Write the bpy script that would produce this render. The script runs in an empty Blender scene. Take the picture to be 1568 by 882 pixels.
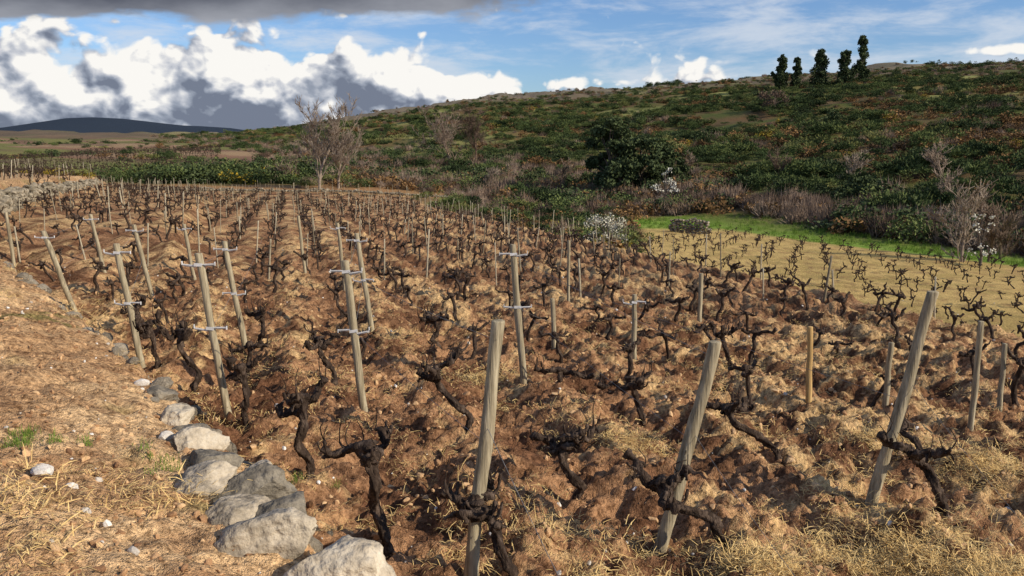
import bpy, math, random
import numpy as np
from mathutils import Vector, noise as mnoise
rng=np.random.default_rng(7); random.seed(7)
scene=bpy.context.scene
COL=scene.collection
# ------------------------------------------------------------------ noise
_perm=rng.permutation(256); _perm=np.concatenate([_perm,_perm,_perm])
_ang=rng.random(256)*2*np.pi; _gx=np.cos(_ang); _gy=np.sin(_ang)
def pn(x,y,seed=0):
    x=np.asarray(x,float)+seed*17.37; y=np.asarray(y,float)+seed*9.71
    xi=np.floor(x); yi=np.floor(y); fx=x-xi; fy=y-yi
    xi=xi.astype(np.int64)&255; yi=yi.astype(np.int64)&255
    u=fx*fx*fx*(fx*(fx*6-15)+10); v=fy*fy*fy*(fy*(fy*6-15)+10)
    def g(ix,iy,dx,dy):
        h=_perm[_perm[ix&255]+(iy&255)]
        return _gx[h]*dx+_gy[h]*dy
    a=g(xi,yi,fx,fy); b=g(xi+1,yi,fx-1,fy); c=g(xi,yi+1,fx,fy-1); d=g(xi+1,yi+1,fx-1,fy-1)
    return ((a+(b-a)*u)+((c+(d-c)*u)-(a+(b-a)*u))*v)*1.5
def fbm(x,y,o=4,seed=0,r=.5):
    s=0;a=1.;f=1.
    for i in range(o):
        s=s+a*pn(x*f,y*f,seed+i*3); a*=r; f*=2.03
    return s
def sst(a,b,x):
    t=np.clip((x-a)/(b-a),0,1); return t*t*(3-2*t)
def smax(a,b,k):
    h=np.clip(.5+.5*(a-b)/k,0,1); return b+(a-b)*h+k*h*(1-h)
# ------------------------------------------------------------------ terrain
EY=[-50,0,2,3.6,4.8,6.7,9.3,13.9,20,37,71,92,140]
EX=[6,1.4,.2,-.85,-1.65,-3.05,-5.1,-9,-14,-23,-37,-46,-66]
def x_edge(y): return np.interp(y,EY,EX)
def x_b(y): return 13-.27*y
SLOPE=.28; ROW=1.45
def row_x0(x,y): return x+SLOPE*y
def hill_s(x,y): return ((y-98)+1.9*(x+10))/2.147
def yellow_mask(x,y):
    m=sst(0,.8,x-x_b(y)-.3)
    m=m*sst(-.5,.8,x-(4.6+.17*(y-30)))
    far=17+(70-y)*.33
    m=m*(1-sst(-.6,.8,x-far))*(1-sst(66,70,y))
    return m
def green_mask(x,y):
    far=17+(70-y)*.33
    return sst(-.8,.6,x-far)*(1-sst(5,8,x-far))*(1-sst(76,80,y))*sst(10,22,y)+ sst(64,69,y)*(1-sst(74,78,y))*sst(8,11,x)*(1-sst(22,28,x))
def height(x,y,fine=True):
    x=np.asarray(x,float); y=np.asarray(y,float)
    plane=-2.4-.055*y-.04*x
    xb=x-x_b(y)
    stepdn=sst(-.2,1.0,xb)*.75*sst(6,16,y)
    lx=-9.1-.37*(y-22.4)
    stepl=sst(0,.5,lx-x)*.55*sst(15,24,y)*(1-sst(75,95,y))
    zp=plane-stepdn+stepl
    d=(x_edge(y)-x)*.8
    step=np.interp(y,[0,4,14,37,71,95],[.5,.5,.72,1.1,1.2,.2])
    w=sst(-.28,.12,d+ .12*pn(x*1.3,y*1.3,5)*(y<30))
    bank=step*w+.5*(1-np.exp(-np.clip(d,0,99)/1.1))*(1-sst(14,40,y))
    zp=zp+bank
    s=hill_s(x,y); se=800*np.tanh(s/800)
    yk=.3+.7*sst(-260,0,x)
    hl=-8.2+.101*se+.026*(np.minimum(y,760)-98)*yk
    hl=hl-.16*np.clip(y-760,0,600)*sst(740,860,y)
    hl=np.minimum(hl,115)
    lf=-6+.018*(np.clip(y,0,650)-90)-.05*np.clip(x+20,0,400)
    z=smax(zp,hl,1.6); z=smax(z,lf,1.0)
    z=np.maximum(z,-40)
    wf=sst(95,220,y)+sst(10,80,s)*.6
    z=z+wf*(1.9*fbm(x/60,y/60,5,11)) + sst(250,500,y)*3*fbm(x/120,y/120,4,12)
    z=z+sst(400,650,y)*2.4*np.abs(fbm(x/26,y/26,4,21))
    z=z+9*np.exp(-(((x-322)/20)**2+((y-700)/50)**2))
    z=z+56*np.exp(-(((x+1320)/200)**2+((y-2500)/400)**2))+36*np.exp(-(((x+1000)/300)**2+((y-2600)/300)**2))
    z=z+140*np.exp(-(((x-900)/420)**2+((y-1500)/260)**2))
    if fine:
        r=np.hypot(x,y)
        near=1-sst(40,95,r)
        till=(1-sst(-.4,.1,d))*(1-sst(-.3,.5,xb))*(1-sst(90,94,y))
        ph=(row_x0(x,y)+.22*fbm(x*.5,y*.5,2,31))/ROW*2*np.pi
        ridge=(np.cos(ph))*(.6+.6*pn(x*.4,y*.4,33))
        cl=1-np.abs(fbm(x*2.1,y*2.1,3,35))*2
        z=z+till*near*(.12*ridge+.095*fbm(x*.9,y*1.3,2,36)+.06*cl+.07*fbm(x*4.5,y*4.5,3,37,.7)+.02*(r<14)*pn(x*11,y*11,39))
        z=z+till*(1-near)*.06*ridge
        bk=sst(-.3,.2,d)*(1-sst(20,60,y))
        z=z+bk*(.06*fbm(x*1.2,y*1.2,3,41)+.035*fbm(x*6,y*6,3,42,.65)+.025*(1-np.abs(fbm(x*3,y*3,2,43))*2))
        yl=yellow_mask(x,y)
        z=z+yl*.06*fbm(x*.8,y*.8,3,44)
    return z
def axis(lo,hi,step,ext1,ext2,g1=1.03,mx=3.2,cut=430,g2=1.09):
    c=list(np.arange(lo,hi,step))
    def grow(start,sgn,ext):
        o=[];p=start;s=step
        while abs(p)<ext:
            s=min(s*g1,mx) if abs(p)<cut else s*g2
            p=p+sgn*s;o.append(p)
        return o
    return np.array(grow(c[0],-1,ext1)[::-1]+c+grow(c[-1],1,ext2))
xs=axis(-6,7,.038,2600,2600); ys=axis(1.8,12,.038,60,4200,1.025)
X,Y=np.meshgrid(xs,ys)
Z=height(X,Y)
# ------------------------------------------------------------------ mesh helpers
def fast_mesh(name,V,Q=None,T=None,smooth=False):
    V=np.asarray(V,np.float32).reshape(-1,3)
    parts=[];tot=[]
    if Q is not None and len(Q): Q=np.asarray(Q,np.int32).reshape(-1,4); parts.append(Q.ravel()); tot.append(np.full(len(Q),4))
    if T is not None and len(T): T=np.asarray(T,np.int32).reshape(-1,3); parts.append(T.ravel()); tot.append(np.full(len(T),3))
    li=np.concatenate(parts).astype(np.int32); tot=np.concatenate(tot)
    st=np.concatenate([[0],np.cumsum(tot)[:-1]]).astype(np.int32)
    me=bpy.data.meshes.new(name)
    me.vertices.add(len(V)); me.vertices.foreach_set('co',V.ravel())
    me.loops.add(len(li)); me.loops.foreach_set('vertex_index',li)
    me.polygons.add(len(tot)); me.polygons.foreach_set('loop_start',st)
    me.polygons.foreach_set('use_smooth',np.full(len(tot),smooth))
    me.update(calc_edges=True); me.validate()
    return me
def obj(name,me,mat=None,parent=None,col=None):
    o=bpy.data.objects.new(name,me)
    if mat:
        for m in (mat if isinstance(mat,(list,tuple)) else [mat]): me.materials.append(m)
    (col or COL).objects.link(o)
    if parent: o.parent=parent
    return o
class B:
    def __init__(s): s.V=[];s.Q=[];s.T=[];s.n=0
    def add(s,V,Q=None,T=None):
        V=np.asarray(V,float).reshape(-1,3)
        if Q is not None and len(Q): s.Q.append(np.asarray(Q).reshape(-1,4)+s.n)
        if T is not None and len(T): s.T.append(np.asarray(T).reshape(-1,3)+s.n)
        s.V.append(V); s.n+=len(V)
    def mesh(s,name,smooth=False):
        return fast_mesh(name,np.concatenate(s.V),np.concatenate(s.Q) if s.Q else None,np.concatenate(s.T) if s.T else None,smooth)
def catmull(P,n):
    P=np.asarray(P,float); P=np.vstack([2*P[0]-P[1],P,2*P[-1]-P[-2]]); out=[]
    m=len(P)-3
    for t in np.linspace(0,m-1e-6,n):
        i=int(t); f=t-i; a,b,c,d=P[i:i+4]
        out.append(.5*((2*b)+(-a+c)*f+(2*a-5*b+4*c-d)*f*f+(-a+3*b-3*c+d)*f**3))
    return np.array(out)
def tube(P,R,sides=8,rough=0.,fr=9.,seed=0,cap=True,twist=0.):
    P=np.asarray(P,float); n=len(P); R=np.broadcast_to(R,(n,)).copy()
    T=np.gradient(P,axis=0); T/=np.linalg.norm(T,axis=1)[:,None]+1e-9
    a=np.array([1.,0,0]) if abs(T[0][0])<.8 else np.array([0,1.,0])
    u=np.cross(T[0],a);u/=np.linalg.norm(u); V=np.zeros((n,sides,3))
    L=np.concatenate([[0],np.cumsum(np.linalg.norm(np.diff(P,axis=0),axis=1))])
    th=np.arange(sides)/sides*2*np.pi
    RR=np.repeat(R[:,None],sides,1)
    if rough:
        tt=th[None]+twist*L[:,None]
        RR=RR*(1+rough*(fbm(np.cos(tt)*1.8+L[:,None]*fr,np.sin(tt)*1.8+L[:,None]*fr*.4,3,seed,.7)*1.3+.55*np.sin(tt*3+seed)+.25*np.sin(tt*5+seed*2)))
    for i in range(n):
        u=u-T[i]*np.dot(u,T[i]); u/=np.linalg.norm(u)+1e-9; w=np.cross(T[i],u)
        rr=RR[i]
        V[i]=P[i]+np.outer(np.cos(th)*rr,u)+np.outer(np.sin(th)*rr,w)
    idx=np.arange(n*sides).reshape(n,sides)
    a=idx[:-1];b=np.roll(idx[:-1],-1,1);c=np.roll(idx[1:],-1,1);d=idx[1:]
    Q=np.stack([a,b,c,d],-1).reshape(-1,4)
    V=V.reshape(-1,3);Tt=None
    if cap:
        V=np.vstack([V,P[-1]+T[-1]*R[-1]*.15]); k=len(V)-1; l=idx[-1]
        Tt=np.stack([l,np.roll(l,-1),np.full(sides,k)],-1)
    return V,Q,Tt
# ------------------------------------------------------------------ material helpers
def newmat(name):
    m=bpy.data.materials.new(name); m.use_nodes=True
    nt=m.node_tree; bs=nt.nodes['Principled BSDF']; bs.inputs['Roughness'].default_value=.85
    bs.inputs['Specular IOR Level'].default_value=.15
    return m,nt,bs
def N(nt,t,**k):
    n=nt.nodes.new(t)
    for a,v in k.items(): setattr(n,a,v)
    return n
def ramp(nt,stops,src):
    r=N(nt,'ShaderNodeValToRGB'); e=r.color_ramp.elements
    while len(e)<len(stops): e.new(.5)
    for i,(p,c) in enumerate(stops): e[i].position=p; e[i].color=(*c,1)
    nt.links.new(src,r.inputs[0]); return r
def noisemat(name,stops,scale,detail=4,rough=.6,bump=.0,bscale=None,random_v=0.,stretch=None,roughness=.85,dist=0.02,trans=0.):
    m,nt,bs=newmat(name)
    tc=N(nt,'ShaderNodeTexCoord'); v=tc.outputs['Object']
    if stretch:
        mp=N(nt,'ShaderNodeMapping'); mp.inputs['Scale'].default_value=stretch; nt.links.new(v,mp.inputs[0]); v=mp.outputs[0]
    nz=N(nt,'ShaderNodeTexNoise'); nz.inputs['Scale'].default_value=scale; nz.inputs['Detail'].default_value=detail; nz.inputs['Roughness'].default_value=rough
    nt.links.new(v,nz.inputs['Vector'])
    src=nz.outputs['Fac']
    if random_v:
        oi=N(nt,'ShaderNodeObjectInfo'); ma=N(nt,'ShaderNodeMath',operation='MULTIPLY_ADD'); nt.links.new(oi.outputs['Random'],ma.inputs[0]); ma.inputs[1].default_value=random_v; ma.inputs[2].default_value=-random_v/2
        ad=N(nt,'ShaderNodeMath',operation='ADD'); nt.links.new(src,ad.inputs[0]); nt.links.new(ma.outputs[0],ad.inputs[1]); src=ad.outputs[0]
    r=ramp(nt,stops,src); nt.links.new(r.outputs[0],bs.inputs['Base Color'])
    bs.inputs['Roughness'].default_value=roughness
    if bump:
        n2=N(nt,'ShaderNodeTexNoise'); n2.inputs['Scale'].default_value=bscale or scale*3; n2.inputs['Detail'].default_value=3; nt.links.new(v,n2.inputs['Vector'])
        bp=N(nt,'ShaderNodeBump'); bp.inputs['Strength'].default_value=bump; bp.inputs['Distance'].default_value=dist
        nt.links.new(n2.outputs['Fac'],bp.inputs['Height']); nt.links.new(bp.outputs[0],bs.inputs['Normal'])
    return m
# ------------------------------------------------------------------ ground colours
def mixc(a,b,w): return a+(b-a)*w[...,None]
def const(c): return np.broadcast_to(np.array(c,float),X.shape+(3,))
n1=fbm(X*.9,Y*.9,4,51); n2=fbm(X*3.2,Y*3.2,4,52,.65); n3=fbm(X*.22,Y*.22,3,53)
d=(x_edge(Y)-X)*.8; xb=X-x_b(Y); s=hill_s(X,Y)
soil=mixc(const((.40,.225,.12)),const((.19,.095,.052)),sst(-.3,.4,n1))
ph=np.cos((row_x0(X,Y)+.22*fbm(X*.5,Y*.5,2,31))/ROW*2*np.pi)
straw=sst(.0,.6,n2*.7+n3*.5+.25*ph)
soil=mixc(soil,const((.72,.50,.25)),straw*.8)
soil=mixc(soil,const((.12,.062,.036)),sst(.1,.6,-n2+.3*n1-.15*ph)*.75)  # dark soil, widened to paint in darker shadow patches, more in furrows
bankc=mixc(const((.50,.31,.165)),const((.66,.45,.25)),sst(-.3,.5,n1)); bankc=mixc(bankc,const((.27,.15,.08)),sst(.0,.6,n2)*.65)
bankc=mixc(bankc,const((.14,.16,.04)),sst(.6,.85,fbm(X*.8,Y*.8,3,58))*.6)
C=mixc(soil,bankc,sst(-.2,.05,d))
yel=mixc(const((.62,.45,.18)),const((.46,.34,.13)),sst(-.3,.5,n1+n3)); yel=mixc(yel,const((.34,.21,.10)),sst(.1,.6,n2)*.7)
rough_g=mixc(const((.24,.16,.08)),const((.15,.16,.055)),sst(-.3,.4,fbm(X/9,Y/9,4,54)))
C=mixc(C,rough_g,sst(0,1,xb)*sst(8,14,Y))
C=mixc(C,rough_g,sst(90,95,Y+3*n3))
C=mixc(C,const((.38,.21,.10)),sst(91,94,Y)*(1-sst(100,110,Y))*(X<0)*.8)
C=mixc(C,yel,yellow_mask(X,Y))
grn=mixc(const((.17,.32,.04)),const((.27,.38,.08)),sst(-.4,.4,n1))
C=mixc(C,grn,np.clip(green_mask(X,Y),0,1))
hn=fbm(X/22,Y/14,5,61); hn2=fbm(X/60,Y/45,4,62)
hillc=mixc(const((.13,.095,.05)),const((.09,.11,.035)),sst(-.25,.25,hn))
hillc=mixc(hillc,const((.27,.28,.10)),sst(.0,.4,hn2)*sst(140,220,Y)*.8)
hillc=mixc(hillc,const((.17,.10,.05)),sst(.1,.5,fbm(X/30,Y/20,4,63))*.7)
up=sst(400,600,Y+.5*X)
hillc=mixc(hillc,const((.21,.175,.135)),up*.8)
hw=sst(6,22,s)*sst(30,60,Y); C=mixc(C,hillc,hw)
lw=sst(112,130,Y)*(1-hw); bands=np.sin(Y*.085+1.3*fbm(X/50,Y/30,3,68))
leftc=mixc(const((.24,.145,.095)),const((.17,.17,.065)),sst(.1,.5,bands)); leftc=mixc(leftc,const((.34,.25,.15)),sst(.55,.8,-bands)*.7); leftc=mixc(leftc,const((.14,.09,.07)),sst(.0,.5,fbm(X/40,Y/14,3,67))*.7)
C=mixc(C,leftc,lw)
C=mixc(C,const((.12,.10,.075)),sst(420,520,Y)*lw*.8)
C=mixc(C,const((.03,.043,.065)),sst(1100,1900,Y))  # far hills dark, with the blue of aerial haze painted into the colour
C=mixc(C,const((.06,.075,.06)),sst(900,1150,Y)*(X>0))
ny,nx=X.shape
idx=np.arange(nx*ny).reshape(ny,nx)
Q=np.stack([idx[:-1,:-1],idx[:-1,1:],idx[1:,1:],idx[1:,:-1]],-1).reshape(-1,4)
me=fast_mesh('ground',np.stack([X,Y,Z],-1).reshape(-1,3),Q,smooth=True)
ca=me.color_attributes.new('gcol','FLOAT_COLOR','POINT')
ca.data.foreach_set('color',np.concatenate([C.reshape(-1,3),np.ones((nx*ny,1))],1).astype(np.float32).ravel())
gm,nt,bs=newmat('tilled_soil_and_grass'); bs.inputs['Roughness'].default_value=.95; bs.inputs['Specular IOR Level'].default_value=.05
at=N(nt,'ShaderNodeAttribute',attribute_name='gcol'); tc=N(nt,'ShaderNodeTexCoord')
def nz(sc,det=5,r=.6,v=None):
    n=N(nt,'ShaderNodeTexNoise'); n.inputs['Scale'].default_value=sc; n.inputs['Detail'].default_value=det; n.inputs['Roughness'].default_value=r; nt.links.new(v or tc.outputs['Object'],n.inputs['Vector']); return n
fa=nz(20,4,.8); r1=ramp(nt,[(.36,(.38,.34,.31)),(.5,(.97,.96,.95)),(.65,(1.5,1.5,1.45))],fa.outputs['Fac'])
mA=N(nt,'ShaderNodeMix',data_type='RGBA',blend_type='MULTIPLY'); mA.inputs[0].default_value=1; nt.links.new(at.outputs['Color'],mA.inputs[6]); nt.links.new(r1.outputs[0],mA.inputs[7])
nt.links.new(mA.outputs[2],bs.inputs['Base Color'])
bn=nz(17,4,.8); bp=N(nt,'ShaderNodeBump'); bp.inputs['Strength'].default_value=1; bp.inputs['Distance'].default_value=.06
nt.links.new(bn.outputs['Fac'],bp.inputs['Height'])
nt.links.new(bp.outputs[0],bs.inputs['Normal'])
obj('ground',me,gm)
# ------------------------------------------------------------------ scatter via geometry nodes
def gn_group(coll,name):
    g=bpy.data.node_groups.new('scatter_'+name,'GeometryNodeTree')
    g.interface.new_socket('Geometry',in_out='INPUT',socket_type='NodeSocketGeometry'); g.interface.new_socket('Geometry',in_out='OUTPUT',socket_type='NodeSocketGeometry')
    n=g.nodes; gi=n.new('NodeGroupInput'); go=n.new('NodeGroupOutput'); ip=n.new('GeometryNodeInstanceOnPoints'); ci=n.new('GeometryNodeCollectionInfo')
    ci.inputs['Collection'].default_value=coll; ci.inputs['Separate Children'].default_value=True; ci.inputs['Reset Children'].default_value=True
    ip.inputs['Pick Instance'].default_value=True
    def na(nm,t):
        a=n.new('GeometryNodeInputNamedAttribute'); a.data_type=t; a.inputs['Name'].default_value=nm; return a
    L=g.links.new
    er=n.new('FunctionNodeEulerToRotation')
    L(gi.outputs[0],ip.inputs['Points']); L(ci.outputs[0],ip.inputs['Instance'])
    L(na('idx','INT').outputs[0],ip.inputs['Instance Index']); L(na('rot','FLOAT_VECTOR').outputs[0],er.inputs[0]); L(er.outputs[0],ip.inputs['Rotation'])
    L(na('scl','FLOAT_VECTOR').outputs[0],ip.inputs['Scale']); L(ip.outputs[0],go.inputs[0])
    return g
def variants(name,meshes,mats):
    c=bpy.data.collections.new(name+'_kinds')
    for i,m in enumerate(meshes):
        o=bpy.data.objects.new('%s_kind_%02d'%(name,i),m)
        if not m.materials: m.materials.append(mats[i] if isinstance(mats,list) else mats)
        c.objects.link(o)
    return c
def scatter(name,coll,P,rot,scl,idx):
    P=np.asarray(P,float); n=len(P)
    me=bpy.data.meshes.new(name); me.vertices.add(n); me.vertices.foreach_set('co',P.astype(np.float32).ravel())
    scl=np.asarray(scl,float)
    if scl.ndim==1: scl=np.repeat(scl[:,None],3,1)
    a=me.attributes.new('rot','FLOAT_VECTOR','POINT'); a.data.foreach_set('vector',np.asarray(rot,np.float32).ravel())
    a=me.attributes.new('scl','FLOAT_VECTOR','POINT'); a.data.foreach_set('vector',scl.astype(np.float32).ravel())
    a=me.attributes.new('idx','INT','POINT'); a.data.foreach_set('value',np.asarray(idx,np.int32))
    me.update()
    o=obj(name,me); md=o.modifiers.new('scatter','NODES'); md.node_group=gn_group(coll,name); return o
def merged(name,kinds,P,scl,idx,mat,tilt=.3):
    b=B(); P=np.asarray(P,float); idx=np.asarray(idx); n=len(P); scl=np.asarray(scl)
    az=rng.random(n)*6.283; tx=rng.normal(0,tilt,n); ty=rng.normal(0,tilt,n)
    for k,(V,Q) in enumerate(kinds):
        m=idx==k
        if not m.any(): continue
        v=V[None]*scl[m][:,None,None]; c,s_=np.cos(az[m])[:,None],np.sin(az[m])[:,None]
        x=v[...,0]*c-v[...,1]*s_; y=v[...,0]*s_+v[...,1]*c; z_=v[...,2]+x*tx[m][:,None]+y*ty[m][:,None]
        W=np.stack([x,y,z_],-1)+P[m][:,None,:]; q=Q[None]+(np.arange(m.sum())*len(V))[:,None,None]
        b.add(W.reshape(-1,3),q.reshape(-1,4))
    return obj(name,b.mesh(name),mat)
def zrot(n,tilt=0.):
    return np.stack([rng.normal(0,tilt,n) if tilt else np.zeros(n),rng.normal(0,tilt,n) if tilt else np.zeros(n),rng.random(n)*6.283],-1)
# ------------------------------------------------------------------ materials
bark=noisemat('vine_bark',[(.3,(.012,.008,.006)),(.5,(.045,.03,.022)),(.72,(.17,.125,.095))],16,6,.75,1.,50,stretch=(1,1,.4),dist=.02)
wood=noisemat('weathered_post_wood',[(.3,(.11,.09,.055)),(.48,(.29,.245,.165)),(.7,(.50,.44,.31))],11,5,.75,.8,40,stretch=(2.5,2.5,.15),dist=.008)
wood_y=noisemat('new_stake_wood',[(.3,(.34,.21,.08)),(.7,(.58,.40,.18))],9,4,.6,.4,40,stretch=(2.5,2.5,.2),dist=.005)
stakem=noisemat('grey_stake_wood',[(.3,(.18,.15,.10)),(.7,(.42,.37,.27))],6,3,.6,random_v=.4)
metal=noisemat('galvanised_steel',[(.3,(.5,.5,.5)),(.7,(.75,.75,.76))],20,3,.5,roughness=.45)
wirem=noisemat('wire_steel',[(.3,(.12,.12,.12)),(.7,(.25,.25,.25))],20,3,.5,roughness=.5)
rockm=noisemat('granite',[(.28,(.10,.085,.065)),(.42,(.27,.23,.175)),(.58,(.47,.405,.31)),(.8,(.64,.58,.47))],7,6,.78,.9,22,random_v=.25,dist=.03)
rockd=noisemat('lichen_granite',[(.3,(.06,.055,.045)),(.5,(.17,.15,.12)),(.75,(.36,.32,.25))],7,6,.78,.9,22,dist=.03)
wallm=noisemat('mossy_wall_stone',[(.3,(.09,.08,.06)),(.5,(.22,.19,.14)),(.75,(.42,.36,.27))],3,4,.7,random_v=.3)
quartz=noisemat('pale_quartz',[(.3,(.42,.38,.33)),(.7,(.78,.75,.7))],8,4,.6,random_v=.5)
clodm=noisemat('soil_clod',[(.3,(.18,.095,.05)),(.5,(.38,.22,.115)),(.75,(.62,.42,.23))],10,4,.7,random_v=.5)
strawm=noisemat('dry_straw',[(.3,(.38,.24,.09)),(.5,(.68,.48,.20)),(.72,(.84,.66,.33))],9,4,.8)
grassm=noisemat('green_grass',[(.3,(.09,.16,.02)),(.7,(.2,.3,.05))],6,3,.6,random_v=.4)
broom=noisemat('broom_green',[(.25,(.025,.04,.015)),(.5,(.058,.088,.03)),(.75,(.125,.155,.05))],1.4,3,.6,random_v=.5)
broom2=noisemat('broom_light',[(.25,(.08,.095,.03)),(.5,(.155,.17,.055)),(.75,(.26,.26,.10))],1.4,3,.6,random_v=.5)
heath=noisemat('bracken_brown',[(.25,(.08,.048,.022)),(.5,(.165,.095,.04)),(.75,(.28,.165,.07))],1.6,3,.6,random_v=.5)
twig=noisemat('bare_twig',[(.25,(.11,.075,.055)),(.5,(.22,.16,.12)),(.75,(.34,.26,.20))],2,3,.6,random_v=.5)
treetwig=noisemat('bare_tree_bark',[(.3,(.18,.14,.11)),(.7,(.38,.31,.24))],2,3,.6)
gorse=noisemat('gorse_bloom',[(.3,(.07,.085,.02)),(.55,(.17,.15,.03)),(.75,(.5,.33,.03))],9,3,.7,random_v=.3)
bloss=noisemat('white_blossom',[(.3,(.22,.22,.15)),(.5,(.58,.57,.48)),(.75,(.8,.79,.74))],4,3,.6,random_v=.2)
oakm=noisemat('holm_oak_leaves',[(.25,(.022,.034,.016)),(.5,(.055,.078,.032)),(.75,(.13,.16,.07))],.9,4,.6)
eucm=noisemat('pine_needles',[(.25,(.02,.03,.014)),(.5,(.05,.07,.03)),(.75,(.11,.14,.055))],.6,4,.6)
trunkm=noisemat('tree_trunk_bark',[(.3,(.07,.055,.045)),(.7,(.20,.165,.135))],5,5,.6,.5,15)
# ------------------------------------------------------------------ vines
def vine_mesh(name,seed,head=(0,0,.55),arms=3,sides=12,hi=True,spread=.35,az0=None,r0=.05):
    r=random.Random(seed); b=B(); hx,hy,hz=head
    j=lambda a: r.uniform(-a,a)
    P=[(0,0,-.15),(j(.02),j(.02),0),(hx*.2+j(.06),hy*.25+j(.06),hz*.22),(hx*.4+j(.07),hy*.45+j(.06),hz*.45),(hx*.75+j(.06),hy*.7+j(.06),hz*.7),(hx*.95,hy*.95,hz*.92),(hx,hy,hz*1.02)]
    n=60 if hi else 10
    pts=catmull(P,n); t=np.linspace(0,1,n)
    R=r0*(1.15-.4*sst(0,.3,t)+.6*sst(.72,.95,t)); R[-1]*=.6
    if hi: R=R*(1+.32*pn(t*11,t*0,seed)+.18*pn(t*27,t*0+5,seed))
    V,Q,T=tube(pts,R,sides,.34 if hi else .25,13,seed,True,6); b.add(V,Q,T)
    az=az0 if az0 is not None else r.uniform(0,6.28)
    for k in range(arms):
        a=az+k*6.283/arms+r.uniform(-.4,.4); L=spread*r.uniform(.6,1.3); up=r.uniform(-.05,.14)
        c,s_=math.cos(a),math.sin(a); p0=np.array([hx,hy,hz*r.uniform(.82,.98)])
        w1=r.uniform(-.07,.07); w2=r.uniform(-.06,.06)
        pp=[p0,p0+[c*L*.25-s_*w1,s_*L*.25+c*w1,r.uniform(-.05,.04)],p0+[c*L*.5+s_*w2,s_*L*.5-c*w2,up*.4+j(.04)],p0+[c*L*.75-s_*w2,s_*L*.75+c*w2,up*.6+j(.05)],p0+[c*L,s_*L,up+.03]]
        m=30 if hi else 6
        q=catmull(pp,m); tt=np.linspace(0,1,m); RR=r0*(.88-.45*tt)+.012*sst(.75,.95,tt)
        if hi: RR=RR*(1+.4*pn(tt*8,tt*0+k,seed+3)+.2*pn(tt*21,tt*0+k,seed+4))
        V,Q,T=tube(q,RR,sides-2 if hi else sides,.34 if hi else .2,18,seed+k,True,5); b.add(V,Q,T)
        for jj in range(r.randint(5,8) if hi else 3):
            f=r.uniform(.3,1); i=min(m-1,int(f*m)); p=q[i]; aa=a+r.uniform(-1.9,1.9); l=r.uniform(.03,.12); sg=r.choice([1,1,1,-.4])
            e=[p,p+[math.cos(aa)*l*.6,math.sin(aa)*l*.6,l*.3*sg],p+[math.cos(aa)*l*.8,math.sin(aa)*l*.8,l*r.uniform(.5,1.2)*sg]]
            r1=r0*r.uniform(.22,.5)
            V,Q,T=tube(catmull(e,7 if hi else 3),np.array([1,.9,.75,.6,.6,.75,.5])*r1 if hi else np.linspace(r1,r1*.5,3),7 if hi else 4,.3,24,seed+jj); b.add(V,Q,T)
            if hi and r.random()<.45:
                l2=r.uniform(.06,.2); e2=[e[-1],e[-1]+np.array([j(.03),j(.03),l2*.5]),e[-1]+np.array([j(.06),j(.06),l2])]
                V,Q,T=tube(catmull(e2,5),np.linspace(.005,.003,5),5); b.add(V,Q,T)
    return b.mesh(name,True)
def gz(x,y): return float(height(np.array([x]),np.array([y]))[0])
near_v=[(-4.2,9.05,(-.05,0,.62),3,.22),(-3.38,8.15,(-.1,0,.62),3,.22),(-2.52,7.24,(-.05,.05,.60),3,.18),(-1.62,5.9,(.0,0,.70),3,.2),(-.82,4.75,(-.1,0,.78),3,.24),
(-2.06,8.8,(-.12,0,.55),3,.22),(-3.38,10.5,(-.05,0,.52),3,.22),(-.39,7.0,(-.32,.05,.55),3,.24),(.51,5.77,(-.1,.05,.5),3,.24),(1.4,8.1,(-.15,0,.52),3,.32),
(.58,9.0,(-.03,0,.38),2,.36),(2.36,6.7,(-.45,.1,.46),3,.24),(1.44,4.8,(-.47,.15,.44),3,.28),(0.02,4.4,(-.24,.05,.52),4,.24),(3.2,5.5,(-.2,.1,.46),3,.38),(-1.1,11.4,(-.1,0,.45),3,.25),
(-5.3,11.2,(-.1,0,.55),3,.22),(2.9,10.2,(-.15,0,.45),3,.25)]
azs={10:2.9,8:2.8,14:3.1,12:2.6,13:2.7,4:3.2}
for i,(x,y,h,a,sp) in enumerate(near_v):
    big=1.08 if y<6 else .98
    m=vine_mesh('grapevine',100+i,h,a,16,True,sp,azs.get(i),.037*big)
    o=obj('grapevine',m,bark); o.location=(x,y,gz(x,y))
vk=variants('vine',[vine_mesh('vk%d'%i,300+i,(rng.normal(0,.1),rng.normal(0,.1),rng.uniform(.45,.62)),3,6,False,.24,None,.043) for i in range(8)],bark)
P=[];
for k in range(-60,18):
    x0=-.6+k*ROW
    y=8.6+rng.random()
    while y<91:
        x=x0-SLOPE*y+rng.normal(0,.16); yy=y+rng.normal(0,.25)
        y+=1.15
        if x>x_b(yy)-.3: continue
        if x<x_edge(yy)+.5 and yy<34: continue
        if abs(x)>.85*yy+6: continue
        if rng.random()<.16: continue
        if min((x-v[0])**2+(yy-v[1])**2 for v in near_v)<.75: continue
        P.append((x,yy))
P=np.array(P)
z=height(P[:,0],P[:,1]); n=len(P)
scatter('grapevine_rows',vk,np.column_stack([P,z]),zrot(n,.16),rng.uniform(.65,1.0,n),rng.integers(0,8,n))
P=[]
for k in range(0,50):
    for j in range(60):
        a,bb=k*1.5,j*1.15
        P.append((-6+a*.93+bb*.36+rng.normal(0,.16),10+bb*.93-a*.12+rng.normal(0,.16)))
P=np.array(P); P=P[(yellow_mask(P[:,0],P[:,1])>.8)&(rng.random(len(P))>.15)]
z=height(P[:,0],P[:,1]); n=len(P)
scatter('bush_vine_rows',vk,np.column_stack([P,z]),zrot(n,.2),rng.uniform(.5,.78,n),rng.integers(0,8,n))
P=[]
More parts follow.
